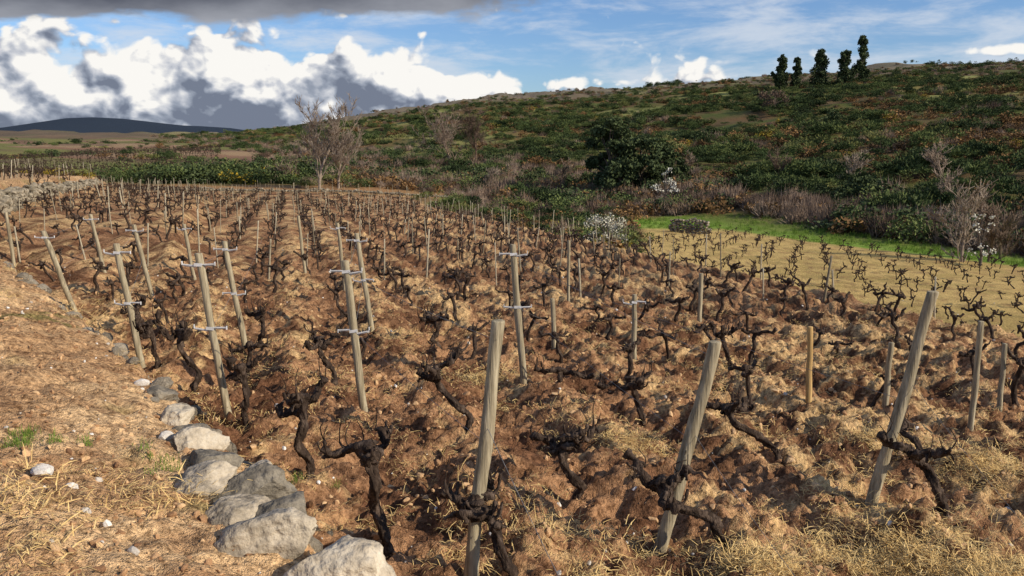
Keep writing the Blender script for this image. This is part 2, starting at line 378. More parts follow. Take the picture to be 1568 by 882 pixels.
for k in range(60):
    for j in range(70):
        P.append((-170+k*2.4+j*.6+rng.normal(0,.2),118+j*2.0+rng.normal(0,.2)))
P=np.array(P); P=P[(P[:,0]<-.36*P[:,1])&(P[:,0]>-.95*P[:,1])]
z=height(P[:,0],P[:,1]); n=len(P)
scatter('distant_vine_rows',vk,np.column_stack([P,z]),zrot(n,.1),rng.uniform(1.1,1.7,n),rng.integers(0,8,n))
# ------------------------------------------------------------------ posts
def post_mesh(name,h,dx,dy,r,seed,sides=14,buried=.25):
    t=np.linspace(0,1,24); zz=-buried+(h+buried)*t
    P=np.column_stack([dx*zz/h+.014*pn(t*3,t*0,seed),dy*zz/h+.008*pn(t*4,t*0+3,seed),zz])
    R=r*(1.08-.12*t)*(1+.08*pn(t*6,t*0+8,seed))
    top=P[-1]; P=np.vstack([P,top+[0,0,.006],top+[0,0,.008],top+[0,0,.009]]); R=np.concatenate([R,[R[-1]*.93,R[-1]*.5,.001]])
    V,Q,T=tube(P,R,sides,.06,3,seed,True); b=B(); b.add(V,Q,T); return b.mesh(name,True)
def box(b,c,s,rz=0,rx=0,ry=0):
    from mathutils import Euler
    M=np.array(Euler((rx,ry,rz)).to_matrix()); v=np.array([(i,j,k) for i in(-1,1) for j in(-1,1) for k in(-1,1)],float)*np.array(s)/2
    V=v@M.T+np.array(c); b.add(V,[(0,1,3,2),(4,6,7,5),(0,4,5,1),(2,3,7,6),(0,2,6,4),(1,5,7,3)])
def cross_mesh(dx,h,r,levels,seed):
    b=B(); rr=random.Random(seed)
    for zl in levels:
        cx=dx*zl/h; ti=rr.uniform(-.16,.16); L=.13
        for sgn in (-1,1):
            box(b,(cx+sgn*(r+L/2-.01),-r*.6,zl+ti*.1*sgn),(L,.014,.009),0,0,-sgn*.08+ti)
            box(b,(cx+sgn*(r+L/2-.01),-r*.6+.011,zl+ti*.1*sgn-.008),(L,.003,.02),0,0,-sgn*.08+ti)
            box(b,(cx+sgn*(r+L-.01),-r*.6,zl+.012-ti*sgn*.1),(.007,.018,.035),0,0,0)
        box(b,(cx,-r*1.02,zl),(r*2.1,.005,.03),0,0,ti)
    return b.mesh('crossarms')
posts=[(-.26,4.5,1.66,.18,.05,.041,0,0),(1.02,5.1,1.52,.32,0,.044,0,0),(2.8,5.8,1.66,.32,0,.042,0,0),
(.14,9.1,1.64,-.13,0,.04,2,0),(-1.55,8.0,1.66,-.14,0,.04,2,0),(-2.8,7.5,1.64,-.19,0,.036,2,0),(-4.57,9.5,1.56,-.18,0,.038,2,0),
(-3.76,10.9,1.5,-.2,0,.038,2,0),(-2.2,12.2,1.55,-.2,0,.038,2,0),(3.35,8.6,.9,-.04,0,.033,0,1),(4.84,8.0,1.15,0,0,.03,0,0),(4.34,8.86,.82,0,0,.032,0,0),
(-7.4,13.2,1.42,-.4,0,.042,1,0),(-6.7,14.6,1.42,-.25,0,.04,1,0),(.65,11.7,.8,-.05,0,.035,0,0),(1.7,10.7,.95,-.03,0,.035,1,0),(3.4,14.1,.85,0,0,.04,0,0),(5.7,8.9,.8,-.02,0,.028,0,0),
(-11,17.4,1.2,-.05,0,.036,0,0),(-8.8,17,1.3,-.2,0,.04,1,0),(-7.2,17.8,1.3,-.15,0,.04,1,0),(1.15,16,1.3,0,0,.03,0,0),(-3.5,16.4,1.4,-.1,0,.035,1,0),(-5,19,1.4,-.1,0,.035,0,0)]
pinfo=[]
for i,(x,y,h,dx,dy,r,cr,yl) in enumerate(posts):
    zg=gz(x,y); o=obj('wooden_post',post_mesh('wooden_post',h,dx,dy,r,i*7+1),wood_y if yl else wood); o.location=(x,y,zg)
    pinfo.append((x,y,zg,h,dx))
    if cr:
        lv=[h-.1,h-.72] if cr==2 else [h-.1]
        obj('crossarms',cross_mesh(dx,h,r,lv,i),metal,parent=o)
sk=[]
for i in range(4):
    b=B(); rr=[.02,.027,.015,.023][i]; t=np.linspace(0,1,4)
    V,Q,T=tube(np.column_stack([rng.normal(0,.03)*t,rng.normal(0,.03)*t,-.2+1.6*t]),rr*(1-.2*t),6,.05,3,i); b.add(V,Q,T)
    sk.append(b.mesh('stake_%d'%i,True))
skc=variants('stake',sk,stakem)
P=[]
for k in range(-60,18):
    x0=-.6+k*ROW; y=12.5+rng.random()*4
    while y<92:
        x=x0-SLOPE*y+rng.normal(0,.08); y+=rng.uniform(3.0,6.0)
        if x>x_b(y)+.2 or (x<x_edge(y)+.4 and y<34) or abs(x)>.85*y+6: continue
        P.append((x,y))
P+=[(-52+i*1.9+rng.normal(0,.3),93+rng.normal(0,1)) for i in range(26)]
P+=[(x_b(yy)+.1,yy) for yy in np.arange(13,88,3.1)]
P=np.array(P); n=len(P)
scl=np.column_stack([rng.uniform(.8,1.2,n)]*2+[rng.uniform(.5,.95,n)])
scatter('vineyard_stakes',skc,np.column_stack([P,height(P[:,0],P[:,1])]),zrot(n,.06),scl,rng.integers(0,4,n))
b=B()
def wire(p,q,sag=.03,r=.0019):
    p=np.array(p,float);q=np.array(q,float); t=np.linspace(0,1,10)[:,None]; W=p+(q-p)*t; W[:,2]-=4*sag*(t*(1-t))[:,0]; V,Q,T=tube(W,r,4,cap=False); b.add(V,Q)
def pt(i,f): x,y,zg,h,dx=pinfo[i]; return (x+dx*f,y,zg+h*f)
wire(pt(0,.62),(.45,3.3,gz(.45,3.3)),.02);wire(pt(1,.6),(1.75,3.9,gz(1.75,3.9)),.03);wire(pt(2,.6),(3.7,4.6,gz(3.7,4.6)),.03)
for a_,c_ in ((0,4),(4,8),(1,3),(5,7),(3,14),(6,13),(8,23),(7,20),(12,19)):
    for f in (.56,.94): wire(pt(a_,f),pt(c_,f),.03)
for a_ in (2,3,8,7):
    x,y,zg,h,dx=pinfo[a_]; y2=y+9; x2=x-SLOPE*9; wire(pt(a_,.5),(x2,y2,gz(x2,y2)+.8),.05)
obj('trellis_wires',b.mesh('wires'),wirem)
# ------------------------------------------------------------------ rocks
import bmesh
def rock_mesh(name,seed,sub=4,scale=(1,1,1),flat=6,lo=.55):
    bm=bmesh.new(); bmesh.ops.create_icosphere(bm,subdivisions=sub,radius=1); r=random.Random(seed)
    pl=[(Vector((r.gauss(0,1),r.gauss(0,1),r.gauss(0,1))).normalized(),r.uniform(lo,.85)) for _ in range(flat)]
    off=Vector((seed*3.1,seed*1.7,0))
    for v in bm.verts:
        c=v.co
        for nrm,dd in pl:
            e=c.dot(nrm)-dd
            if e>0: c=c-nrm*e*.95
        k=1+.12*mnoise.fractal(c*1.6+off,1,2,4)
        if sub>=3: k+=.05*mnoise.fractal(c*6+off,1,2,4)
        c=c*k; v.co=Vector((c.x*scale[0],c.y*scale[1],c.z*scale[2]))
    me=bpy.data.meshes.new(name); bm.to_mesh(me); bm.free()
    me.polygons.foreach_set('use_smooth',np.full(len(me.polygons),sub>=4)); return me
rocks=[(-1.16,3.55,.27,.19,.15,.3,rockm,.05),(-.84,3.34,.3,.22,.19,-.2,rockm,.03),(-.5,3.3,.28,.24,.17,.5,rockd,.0),(-1.42,4.1,.28,.18,.14,.5,rockd,.04),(-1.68,4.08,.24,.18,.11,.8,rockm,.02),
(-1.8,4.5,.19,.14,.15,.0,rockd,.06),(-1.55,4.5,.2,.14,.11,.5,rockm,.0),(-1.2,3.88,.2,.15,.11,.5,rockd,.0),(-.15,3.0,.25,.2,.15,.2,rockd,.0),(-2.02,4.85,.2,.13,.11,.6,rockm,.02),(-2.4,5.4,.16,.13,.10,.1,rockm,.0),
(-1.4,3.8,.2,.15,.1,.9,rockm,.0),(-2.75,5.95,.15,.12,.1,.4,rockd,.0),(-2.2,5.15,.15,.12,.1,.7,rockd,.0)]
for i,(x,y,a,bb,c,rz,m,up) in enumerate(rocks):
    o=obj('granite_rock',rock_mesh('granite_rock',i+3,5,(a,bb,c),11),m); o.location=(x,y,gz(x,y)+up); o.rotation_euler=(random.uniform(-.2,.2),random.uniform(-.2,.2),rz)
rk=variants('stone',[rock_mesh('stone_%d'%i,50+i,3,(1,.8,.6),7) for i in range(5)],rockm)
wk=variants('wall_stone',[rock_mesh('wstone_%d'%i,80+i,2,(1,.8,.65),6) for i in range(5)],wallm)
qk=variants('pebble',[rock_mesh('pebble_%d'%i,60+i,2,(1,.8,.6),5) for i in range(4)],quartz)
ck=variants('clod',[rock_mesh('clodm_%d'%i,70+i,2,(1,.8,.6),9,.4) for i in range(6)],clodm)
n=190; yy=rng.uniform(3.2,16,n); xx=x_edge(yy)+rng.normal(.05,.2,n); sc=rng.uniform(.03,.12,n)
scatter('terrace_edge_stones',rk,np.column_stack([xx,yy,height(xx,yy)]),zrot(n,.4),sc,rng.integers(0,5,n))
n=1600; yy=2+rng.random(n)**1.5*24; xx=rng.uniform(-1,1,n)*(.75*yy+2)
sc=.006+.028*rng.random(n)**3
scatter('pebbles',qk,np.column_stack([xx,yy,height(xx,yy)+.002]),zrot(n,.6),sc,rng.integers(0,4,n))
px=np.array([[-2.25,4.9,.05],[-2.35,3.75,.05],[-2.2,3.7,.04],[-1.9,4.6,.04],[-3.0,6.2,.05]])
scatter('white_stones',qk,np.column_stack([px[:,0],px[:,1],height(px[:,0],px[:,1])+.01]),zrot(5,.1),px[:,2]*1.3,[0,1,2,3,0])
n=20000; yy=2+rng.random(n)**1.2*16; xx=rng.uniform(-1,1,n)*(.72*yy+1.5)
k=(fbm(xx*.9,yy*.9,3,71)>-.3); xx=xx[k];yy=yy[k];n=len(xx)
sc=.008+.045*rng.random(n)**3*np.where(xx<x_edge(yy),.6,1)
scatter('soil_clods',ck,np.column_stack([xx,yy,height(xx,yy)]),zrot(n,.8),sc,rng.integers(0,6,n))
def wall(name,path,h,th=.5,size=.2):
    P=[];S=[];path=np.array(path,float)
    for a_,c_ in zip(path[:-1],path[1:]):
        L=np.linalg.norm(c_-a_); dv=(c_-a_)/L; nv=np.array([-dv[1],dv[0]])
        u=0
        while u<L:
            hh=h*(1+.3*pn(np.array([u*.5]),np.array([L]),9)[0]); zc=0
            while zc<hh:
                for sd in (-1,1):
                    p=a_+dv*(u+rng.normal(0,size*.25))+nv*sd*th*.3; P.append((p[0],p[1],zc)); S.append(size*rng.uniform(.5,.85))
                zc+=size*rng.uniform(.6,.9)
            u+=size*rng.uniform(.9,1.3)
    P=np.array(P); P[:,2]+=height(P[:,0],P[:,1])-.05; n=len(P)
    scatter(name,wk,P,zrot(n,.2),np.array(S),rng.integers(0,5,n))
wall('stone_wall',[(x_edge(y)+.35,y) for y in np.linspace(27,72,14)],.75,.3,.26)
wall('stone_wall',[(-45,92),(-30,93.5),(-16,94),(-7,93)],.35,.5,.25)
wall('stone_wall',[(12.6,62.5),(15.2,61.2)],1.1,.7,.26)
# ------------------------------------------------------------------ straw & grass
def ribbons(seed,n,Lr,w,up,spread):
    r=random.Random(seed); V=[];Q=[];k=0
    for i in range(n):
        a=r.uniform(0,6.28); L=r.uniform(*Lr); bx,by=r.gauss(0,spread),r.gauss(0,spread); c,s_=math.cos(a),math.sin(a); u=r.uniform(*up)
        pa=a+1.57+r.uniform(-.5,.5); wx,wy=math.cos(pa)*w/2,math.sin(pa)*w/2
        pts=[(0,0),(.5,u),(1,u*r.uniform(.2,1.2))]
        for j,(f,zz) in enumerate(pts):
            ww=(1,.9,.3)[j]; x=bx+c*L*f; y=by+s_*L*f; zc=zz*L
            V+=[(x-wx*ww,y-wy*ww,zc),(x+wx*ww,y+wy*ww,zc+.2*w)]
        for j in range(2): o=k+2*j; Q.append((o,o+1,o+3,o+2))
        k+=6
    return np.array(V),np.array(Q)
stk=[ribbons(i,16,(.02,.09),.004,(.0,.3),.06) for i in range(5)]
n=13000; yy=2.2+rng.random(n)**1.3*13; xx=rng.uniform(-1,1,n)*(.72*yy+1.5)
den=fbm(xx*.7,yy*.7,3,72)+.5*fbm(xx*2.5,yy*2.5,2,73)
k=(den>.22+.25*(xx<x_edge(yy)+.1)); xx=xx[k];yy=yy[k]
for cx,cy,r_,m_ in ((2.45,4.9,.35,500),(3.0,4.55,.4,600),(.75,4.2,.25,260),(1.55,4.55,.2,160),(4.2,6.6,.4,250),(1.1,6.9,.3,120),(-.4,9.4,.4,150),(3.6,7.4,.4,160)):
    xx=np.concatenate([xx,rng.normal(cx,r_*.6,m_)]); yy=np.concatenate([yy,rng.normal(cy,r_*.4,m_)])
n=len(xx); print('STRAW',n)
merged('straw_mulch',stk,np.column_stack([xx,yy,height(xx,yy)+rng.uniform(0,.015,n)]),rng.uniform(.7,1.3,n),rng.integers(0,5,n),strawm)
gk=[ribbons(20+i,26,(.03,.09),.005,(.8,2.2),.05) for i in range(4)]
cl=[(-2.75,4.3,.1,14),(-2.0,4.35,.07,8),(-1.7,5.6,.1,8),(-3.6,4.9,.08,8)]
xx=np.concatenate([rng.normal(a,c,m_) for a,bb,c,m_ in cl]+[rng.uniform(10,38,2500)]); yy=np.concatenate([rng.normal(bb,c,m_) for a,bb,c,m_ in cl]+[rng.uniform(25,76,2500)])
k=(yy<10)|(green_mask(xx,yy)>.4); xx=xx[k];yy=yy[k]; n=len(xx)
merged('grass_tufts',gk,np.column_stack([xx,yy,height(xx,yy)]),np.where(yy<10,.45,rng.uniform(1.5,2.6,n)),rng.integers(0,4,n),grassm,.1)
# ------------------------------------------------------------------ shrubs
def tri_cloud(P,size,seed,elong=1.6):
    r=np.random.default_rng(seed); n=len(P); a=r.normal(size=(n,3)); a/=np.linalg.norm(a,axis=1)[:,None]; b_=np.cross(a,r.normal(size=(n,3))); b_/=np.linalg.norm(b_,axis=1)[:,None]
    s_=np.asarray(size)*r.uniform(.6,1.4,n); s_=s_[:,None]
    V=np.stack([P-a*s_*.5,P+b_*s_*.5,P+a*s_*elong*.5,P-b_*s_*.5],1).reshape(-1,3)
    return V,np.arange(4*n).reshape(n,4)
def lobes_(seed,lobes,hz):
    r=np.random.default_rng(seed); return r,np.column_stack([r.normal(0,.42,lobes),r.normal(0,.42,lobes),r.uniform(.15,hz,lobes)]),r.uniform(.22,.45,lobes)
def leafy(name,seed,n=450,size=.1,lobes=9,hz=.8):
    r,c,R=lobes_(seed,lobes,hz)
    i=r.integers(0,lobes,n); v=r.normal(size=(n,3)); v/=np.linalg.norm(v,axis=1)[:,None]
    P=c[i]+v*(R[i]*r.uniform(.6,1.08,n))[:,None]; P[:,2]=np.abs(P[:,2])*.95
    V,Q=tri_cloud(P,size,seed); return fast_mesh(name,V,Q)
def tufted(name,seed,n=480,w=.03,lobes=11,hz=.75):
    r,c,R=lobes_(seed,lobes,hz)
    i=r.integers(0,lobes,n); v=r.normal(size=(n,3)); v/=np.linalg.norm(v,axis=1)[:,None]; v[:,2]=np.abs(v[:,2])*1.1-.15
    P=c[i]+v*(R[i]*r.uniform(.5,.95,n))[:,None]; P[:,2]=np.abs(P[:,2])
    dr=v*1.1+np.array([0,0,.5])+r.normal(0,.35,(n,3)); dr/=np.linalg.norm(dr,axis=1)[:,None]
    sd=np.cross(dr,r.normal(size=(n,3))); sd/=np.linalg.norm(sd,axis=1)[:,None]; l=r.uniform(.10,.22,n)[:,None]
    V=np.stack([P-sd*w,P+sd*w,P+dr*l],1).reshape(-1,3); return fast_mesh(name,V,T=np.arange(3*n).reshape(n,3))
def bladed(name,seed,n=520,w=.035,sp=1.0,L=(.55,1.1)):
    r=np.random.default_rng(seed); a=r.random(n)*6.283; th=np.abs(r.normal(0,.5,n))*sp; l=r.uniform(L[0],L[1],n)*(1-.25*np.abs(th)); 
    g=r.integers(0,7,n); ga=r.random(7)*6.28; gr=r.uniform(0,.5,7); base=np.column_stack([np.cos(ga)*gr,np.sin(ga)*gr,np.zeros(7)])[g]+np.column_stack([r.normal(0,.1,n),r.normal(0,.1,n),np.zeros(n)])
    dr=np.column_stack([np.cos(a)*np.sin(th),np.sin(a)*np.sin(th),np.cos(th)]); l=l*r.uniform(.7,1.15,7)[g]
    sd=np.cross(dr,r.normal(size=(n,3))); sd/=np.linalg.norm(sd,axis=1)[:,None]; 
    st=base+dr*(l*r.uniform(.05,.7,n))[:,None]; en=base+dr*l[:,None]
    V=np.stack([st-sd*w,st+sd*w,en],1).reshape(-1,3); return fast_mesh(name,V,T=np.arange(3*n).reshape(n,3))
kinds=[];km=[]
for i in range(3): kinds.append(tufted('sh%d'%i,400+i,650,.034,12)); km.append(broom)       #0-2
for i in range(2): kinds.append(tufted('sl%d'%i,410+i,520,.034,10,.6)); km.append(broom2)   #3-4
for i in range(3): kinds.append(leafy('hb%d'%i,420+i,360,.11,9,.5)); km.append(heath)       #5-7
for i in range(4): kinds.append(bladed('tw%d'%i,430+i,330,.015,1.3,(.4,1.05))); km.append(twig) #8-11
for i in range(2): kinds.append(leafy('go%d'%i,440+i,360,.09,8,.55)); km.append(gorse)      #12-13
for i in range(2): kinds.append(leafy('dk%d'%i,450+i,460,.11,10,.8)); km.append(oakm)       #14-15
for i in range(2): kinds.append(leafy('gl%d'%i,460+i,620,.075,12,.8)); km.append(broom)     #16-17
sc_=bpy.data.collections.new('shrub_kinds')
for i,(m,mt) in enumerate(zip(kinds,km)):
    m.materials.append(mt); sc_.objects.link(bpy.data.objects.new('shrub_kind_%02d'%i,m))
PX=[];PS=[];PI=[]
def put(x,y,sc,k): PX.append((x,y));PS.append(sc);PI.append(k)
R_=random.Random(5)
def pick(w):
    t=R_.random()*sum(a for a,_ in w)
    for a,b_ in w:
        t-=a
        if t<=0: return R_.choice(b_)
BR=[0,1,2];BL=[3,4];HB=[5,6,7];TW=[8,9,10,11];GO=[12,13];DK=[14,15];GL=[16,17]
M=18000
yy=40+rng.random(M)**.85*520; xx=rng.uniform(-.55,.8,M)*yy+rng.uniform(-10,18,M)
S_=hill_s(xx,yy); f1=fbm(xx/26,yy/17,4,81)+.1; f2=fbm(xx/60,yy/34,4,82); f3=fbm(xx/15,yy/11,3,83); f4=fbm(xx/12,yy/8,3,84)
f1=f1-.5*np.exp(-((xx-75)/42)**2-((yy-135)/42)**2)
far_x=17+(70-yy)*.33
for i in range(M):
    x,y,s_=xx[i],yy[i],S_[i]
    if s_<0 or (y<78 and x<far_x[i]+7): continue
    if s_<30+8*f4[i]:
        put(x,y,R_.uniform(1.0,2.3),pick([(7,TW),(.5,GL),(1.6,HB),(.5,DK)] if f4[i]<.2 else [(1.5,TW),(1.5,BR),(1.5,GL),(1.5,DK)])); continue
    clear=f2[i]>(.15 if (x<.3*y and y>170) else .55)
    if clear and R_.random()<.8: continue
    gg=1.12 if y>200 else 1
    if y+.6*x>440:
        if R_.random()<.3: continue
        put(x,y,R_.uniform(.8,2.1)*gg,pick([(1.5,BR),(1.4,HB),(2.5,TW),(1.2,BL),(.6,DK)])); continue
    if f1[i]>.05: w=[(6,BR),(.8,BL),(.4,HB),(.9,DK)]
    elif f1[i]>-.2: w=[(3,BR),(1.8,BL),(2,HB),(.3,GO),(.8,TW)]
    else: w=[(5,HB),(1.3,BR),(.5,BL),(2,TW),(.3,GO)]
    put(x,y,R_.uniform(.8,2.0)*(1.25 if f3[i]>0 else .85)*gg,pick(w))
for i in range(1400):
    y=R_.uniform(36,118); s_=R_.uniform(-6,24); x=(s_*2.147-(y-98))/1.9-10
    if y<78 and x<17+(70-y)*.33+7: continue
    if y<104 and x<9: continue
    put(x,y,R_.uniform(1.2,2.4),pick([(7,TW),(.6,GL),(1.6,HB),(.5,DK)]))
for i in range(360):
    y=R_.uniform(36,92); a=x_b(y)+1.2; c=4.0+.17*(y-30)
    x=R_.uniform(a,max(a+1,c)) 
    put(x,y,R_.uniform(.6,1.5),pick([(3,TW),(2,HB),(1.,BR),(1,GL),(1.,BL),(.3,GO)]))
for i in range(1100):
    y=R_.uniform(100,128); x=R_.uniform(-95,20)
    if y<106 and R_.random()<.6: continue
    g=-56<x<-28
    if g and (y<107 or pn(x/4,y/4,91)>.3): continue
    sc=R_.uniform(1.4,3.0) if g else R_.uniform(.8,1.9)
    if x<-58: sc=R_.uniform(.6,1.3)
    put(x,y,sc,pick([(5,GL),(1.2,DK),(1.2,TW),(.6,GO)] if g else [(1.4,GL),(1.5,HB),(4,TW),(1.2,GO if x<-50 else BL)]))
for i in range(900):
    y=R_.uniform(126,420); x=R_.uniform(-.8,-.2)*y
    if math.sin(y*.085+x*.02)>.55: put(x,y,R_.uniform(.8,2.2),pick([(3,BR),(1,HB),(2,DK),(1,BL)]))
for i in range(90):
    y=R_.uniform(60,92); x=float(x_edge(y))-R_.uniform(.5,14); put(x,y,R_.uniform(.4,1.0),pick([(2,GO),(1,HB),(1,BL),(1,TW)]))
for i in range(500):
    x=R_.uniform(330,900); y=R_.uniform(640,1300); put(x,y,R_.uniform(3,6),R_.choice(DK))
for i in range(40): put(R_.uniform(115,150),R_.uniform(690,740),R_.uniform(2.,4.),R_.choice(DK))
for i in range(420):
    y=R_.uniform(560,760); x=R_.uniform(-.25,.55)*y; put(x,y,R_.uniform(1.,2.5),pick([(1,DK),(2,TW),(1,HB)]))
PX=np.array(PX); n=len(PX); PS=np.array(PS)
print('SHRUBS',n)
scl=np.column_stack([PS*rng.uniform(.9,1.3,n),PS*rng.uniform(.9,1.3,n),PS*rng.uniform(.75,1.1,n)])
scatter('hillside_shrubs',sc_,np.column_stack([PX,height(PX[:,0],PX[:,1],False)-.1]),zrot(n,.08),scl,PI)
# ------------------------------------------------------------------ trees
def bare_tree(name,x,y,H,seed,mat,spread=.5,depth=5,fork=9,low=.12,tw=.022):
    r=random.Random(seed); b=B()
    def grow(p,dv,L,rad,lev):
        n=4; pts=[p]; q=np.array(p,float); dd=np.array(dv,float)
        for i in range(n):
            dd=dd+np.array([r.gauss(0,.13),r.gauss(0,.13),r.gauss(.03,.07)]); dd/=np.linalg.norm(dd); q=q+dd*L/n; pts.append(q.copy())
        r1=max(rad*.6,.014)
        V,Q,T=tube(pts,np.linspace(rad,r1,n+1),max(3,7-lev*2),cap=False); b.add(V,Q)
        if lev>=depth: return
        for k in range(r.randint(3,4) if lev else fork):
            f=r.uniform(.3,1) if lev else r.uniform(low,1); i=min(n,int(f*n+.5)); 
            nd=dd+np.array([r.gauss(0,spread),r.gauss(0,spread),r.uniform(-.1,.5)]); nd/=np.linalg.norm(nd)
            grow(pts[i],nd,L*r.uniform(.5,.75),max(r1*r.uniform(.45,.7),tw),lev+1)
    grow(np.array([0,0,-.2]),(0,0,1),H*.5,H*.018,0)
    o=obj(name,b.mesh(name),mat); o.location=(x,y,float(height(np.array([x]),np.array([y]),False)[0])); return o
bare_tree('bare_tree',-23.3,97,10.5,3,treetwig,.42,5,10,.12,.028)
bare_tree('bare_tree',-21.4,99,9.4,4,treetwig,.42,5,10,.12,.028)
bare_tree('bare_tree',-10.2,140,11,5,twig,.7,5,11)
bare_tree('bare_tree',-6.5,143,10,6,twig,.7,5,11)
bare_tree('bare_tree',24.3,42.5,4.6,9,treetwig,.6,4,10,.05)
bare_tree('bare_tree',26.3,43.5,4.2,19,twig,.6,4,10,.05)
bare_tree('bare_tree',28.5,46,4.6,29,twig,.6,4,10,.05)
for i,(x,y,H) in enumerate(((37,88,4.6),(45,84,5),(31,94,4.4),(54,76,4.8),(62,84,5.4),(22,98,4.2),(-3,106,4),(6,102,4.4),(-30,110,5),(46,66,4.6),(38,70,4.2))):
    bare_tree('bare_tree',x,y,H,60+i,twig if i%3 else treetwig,.75,4,10,.02)
def leaf_tree(name,x,y,H,W,seed,mat,n=22000,size=.28,lobes=34,trunk=.22,shape='oak'):
    r=np.random.default_rng(seed); root=bpy.data.objects.new(name,None); COL.objects.link(root)
    root.location=(x,y,float(height(np.array([x]),np.array([y]),False)[0])-.1)
    b=B(); V,Q,T=tube(catmull([(0,0,-.3),(.1,0,H*.2),(-.1,.1,H*.5),(0,0,H*.92)],12),np.linspace(H*.03,H*.006,12),8,.1,1,seed); b.add(V,Q,T)
    C_=[];R=[]
    for i in range(lobes):
        if shape=='oak':
            t=r.uniform(0,1); hz=H*(trunk*.6+(.92-trunk*.6)*t); wr=W*.5*math.sin(math.pi*min(1,.25+.6*t))**.6
            a=r.random()*6.28; rr=wr*r.uniform(.3,1.05); R.append(W*r.uniform(.08,.17))
        else:
            t=r.uniform(0,1); hz=H*(trunk+(.97-trunk)*t); wr=W*.5*(1-.45*t)*r.uniform(.5,1.1); a=r.random()*6.28; rr=wr*r.uniform(.1,.95); R.append(W*r.uniform(.08,.17)*(1-.3*t))
        c=np.array([math.cos(a)*rr,math.sin(a)*rr,hz]); C_.append(c)
        V,Q,T=tube(catmull([(0,0,hz*.55),(c*[.4,.4,.75]),c],6),np.linspace(H*.01,.015,6),4); b.add(V,Q,T)
    C_=np.array(C_);R=np.array(R); i=r.integers(0,lobes,n); v=r.normal(size=(n,3)); v/=np.linalg.norm(v,axis=1)[:,None]
    P=C_[i]+v*(R[i]*r.uniform(.35,1.25,n))[:,None]*np.array([1,1,.75 if shape=='oak' else 1.2])
    V,Q=tri_cloud(P,size,seed)
    obj('trunk_and_limbs',b.mesh('trunk',True),trunkm,parent=root); obj('crown',fast_mesh('crown',V,Q),mat,parent=root)
leaf_tree('holm_oak_tree',11.8,97,9.4,5.4,1,oakm,14000,.26,36)
leaf_tree('holm_oak_tree',15.4,96,6.8,6.6,2,oakm,11000,.26,32)
leaf_tree('holm_oak_tree',12.8,94,3.8,5,3,oakm,6000,.24,20)
leaf_tree('holm_oak_tree',18.9,98,4.6,4.4,4,oakm,4500,.24,16)
for i,(px_,H,W) in enumerate(((108,13.5,8),(114.5,12,6),(124,14.5,10),(132.5,13,8),(140,18,8.5))):
    leaf_tree('pine_tree',px_,330+rng.uniform(-4,4),H,W,20+i,eucm,6500,.5,48,.08,'euc')
leaf_tree('blossom_tree',4.6,38.5,2.0,2.6,41,bloss,1800,.07,26,.15)
leaf_tree('blossom_tree',66,205,5.5,8,42,twig,1800,.25,22,.15)
leaf_tree('blossom_tree',16.5,86,4,2.6,43,bloss,500,.12,16,.2)
leaf_tree('blossom_tree',24.0,40.5,3.0,1.3,44,bloss,300,.07,14,.2)
# ------------------------------------------------------------------ world / sky
SUN=Vector((.90,-.42,0)).normalized(); EL=math.radians(29)
sd=Vector((SUN.x*math.cos(EL),SUN.y*math.cos(EL),math.sin(EL)))
w=bpy.data.worlds.new('World'); scene.world=w; w.use_nodes=True; nt=w.node_tree; nt.nodes.clear()
L=nt.links.new
g=bpy.data.node_groups.new('cloud_density','ShaderNodeTree')
g.interface.new_socket('P',in_out='INPUT',socket_type='NodeSocketVector'); g.interface.new_socket('D',in_out='OUTPUT',socket_type='NodeSocketFloat')
def M_(t,op,a,b_=None,c=None):
    n=t.nodes.new('ShaderNodeMath'); n.operation=op
    for i,v in enumerate((a,b_,c)):
        if v is None: continue
        if isinstance(v,(int,float)): n.inputs[i].default_value=v
        else: t.links.new(v,n.inputs[i])
    return n.outputs[0]
def VM(t,op,a,b_=None):
    n=t.nodes.new('ShaderNodeVectorMath'); n.operation=op
    for i,v in enumerate((a,b_)):
        if v is None: continue
        if isinstance(v,tuple): n.inputs[i].default_value=v
        else: t.links.new(v,n.inputs[i])
    return n
def NZ(t,v,sc,det,ro,dist=0.):
    n=t.nodes.new('ShaderNodeTexNoise'); n.noise_dimensions='2D'; n.inputs['Scale'].default_value=sc; n.inputs['Detail'].default_value=det; n.inputs['Roughness'].default_value=ro; n.inputs['Distortion'].default_value=dist; t.links.new(v,n.inputs['Vector']); return n
def blob(t,v,c,r,amp):
    q=VM(t,'MULTIPLY',VM(t,'SUBTRACT',v,(c[0],c[1],0)).outputs[0],(1/r[0],1/r[1],0)).outputs[0]
    d2=VM(t,'DOT_PRODUCT',q,q).outputs['Value']
    return M_(t,'MULTIPLY',M_(t,'POWER',2.718,M_(t,'MULTIPLY',d2,-1)),amp)
gi=g.nodes.new('NodeGroupInput'); go=g.nodes.new('NodeGroupOutput'); Pv=gi.outputs[0]
st=VM(g,'MULTIPLY',Pv,(1,1.35,1)).outputs[0]
wn=NZ(g,st,22,1,.5); wv=VM(g,'MULTIPLY',VM(g,'SUBTRACT',wn.outputs['Color'],(.5,.5,.5)).outputs[0],(.02,.02,0)).outputs[0]
wp_=VM(g,'ADD',st,wv).outputs[0]
na=NZ(g,wp_,11,6,.52)
def VO(sc):
    vo=g.nodes.new('ShaderNodeTexVoronoi'); vo.voronoi_dimensions='2D'; vo.feature='F1'; vo.inputs['Scale'].default_value=sc; g.links.new(wp_,vo.inputs['Vector']); return vo
vo=VO(34); vo2=VO(85)
D=M_(g,'MULTIPLY_ADD',na.outputs['Fac'],1.7,-.85)
D=M_(g,'ADD',D,M_(g,'MULTIPLY_ADD',vo.outputs['Distance'],-.34,.15))
D=M_(g,'ADD',D,M_(g,'MULTIPLY_ADD',vo2.outputs['Distance'],-.16,.07))
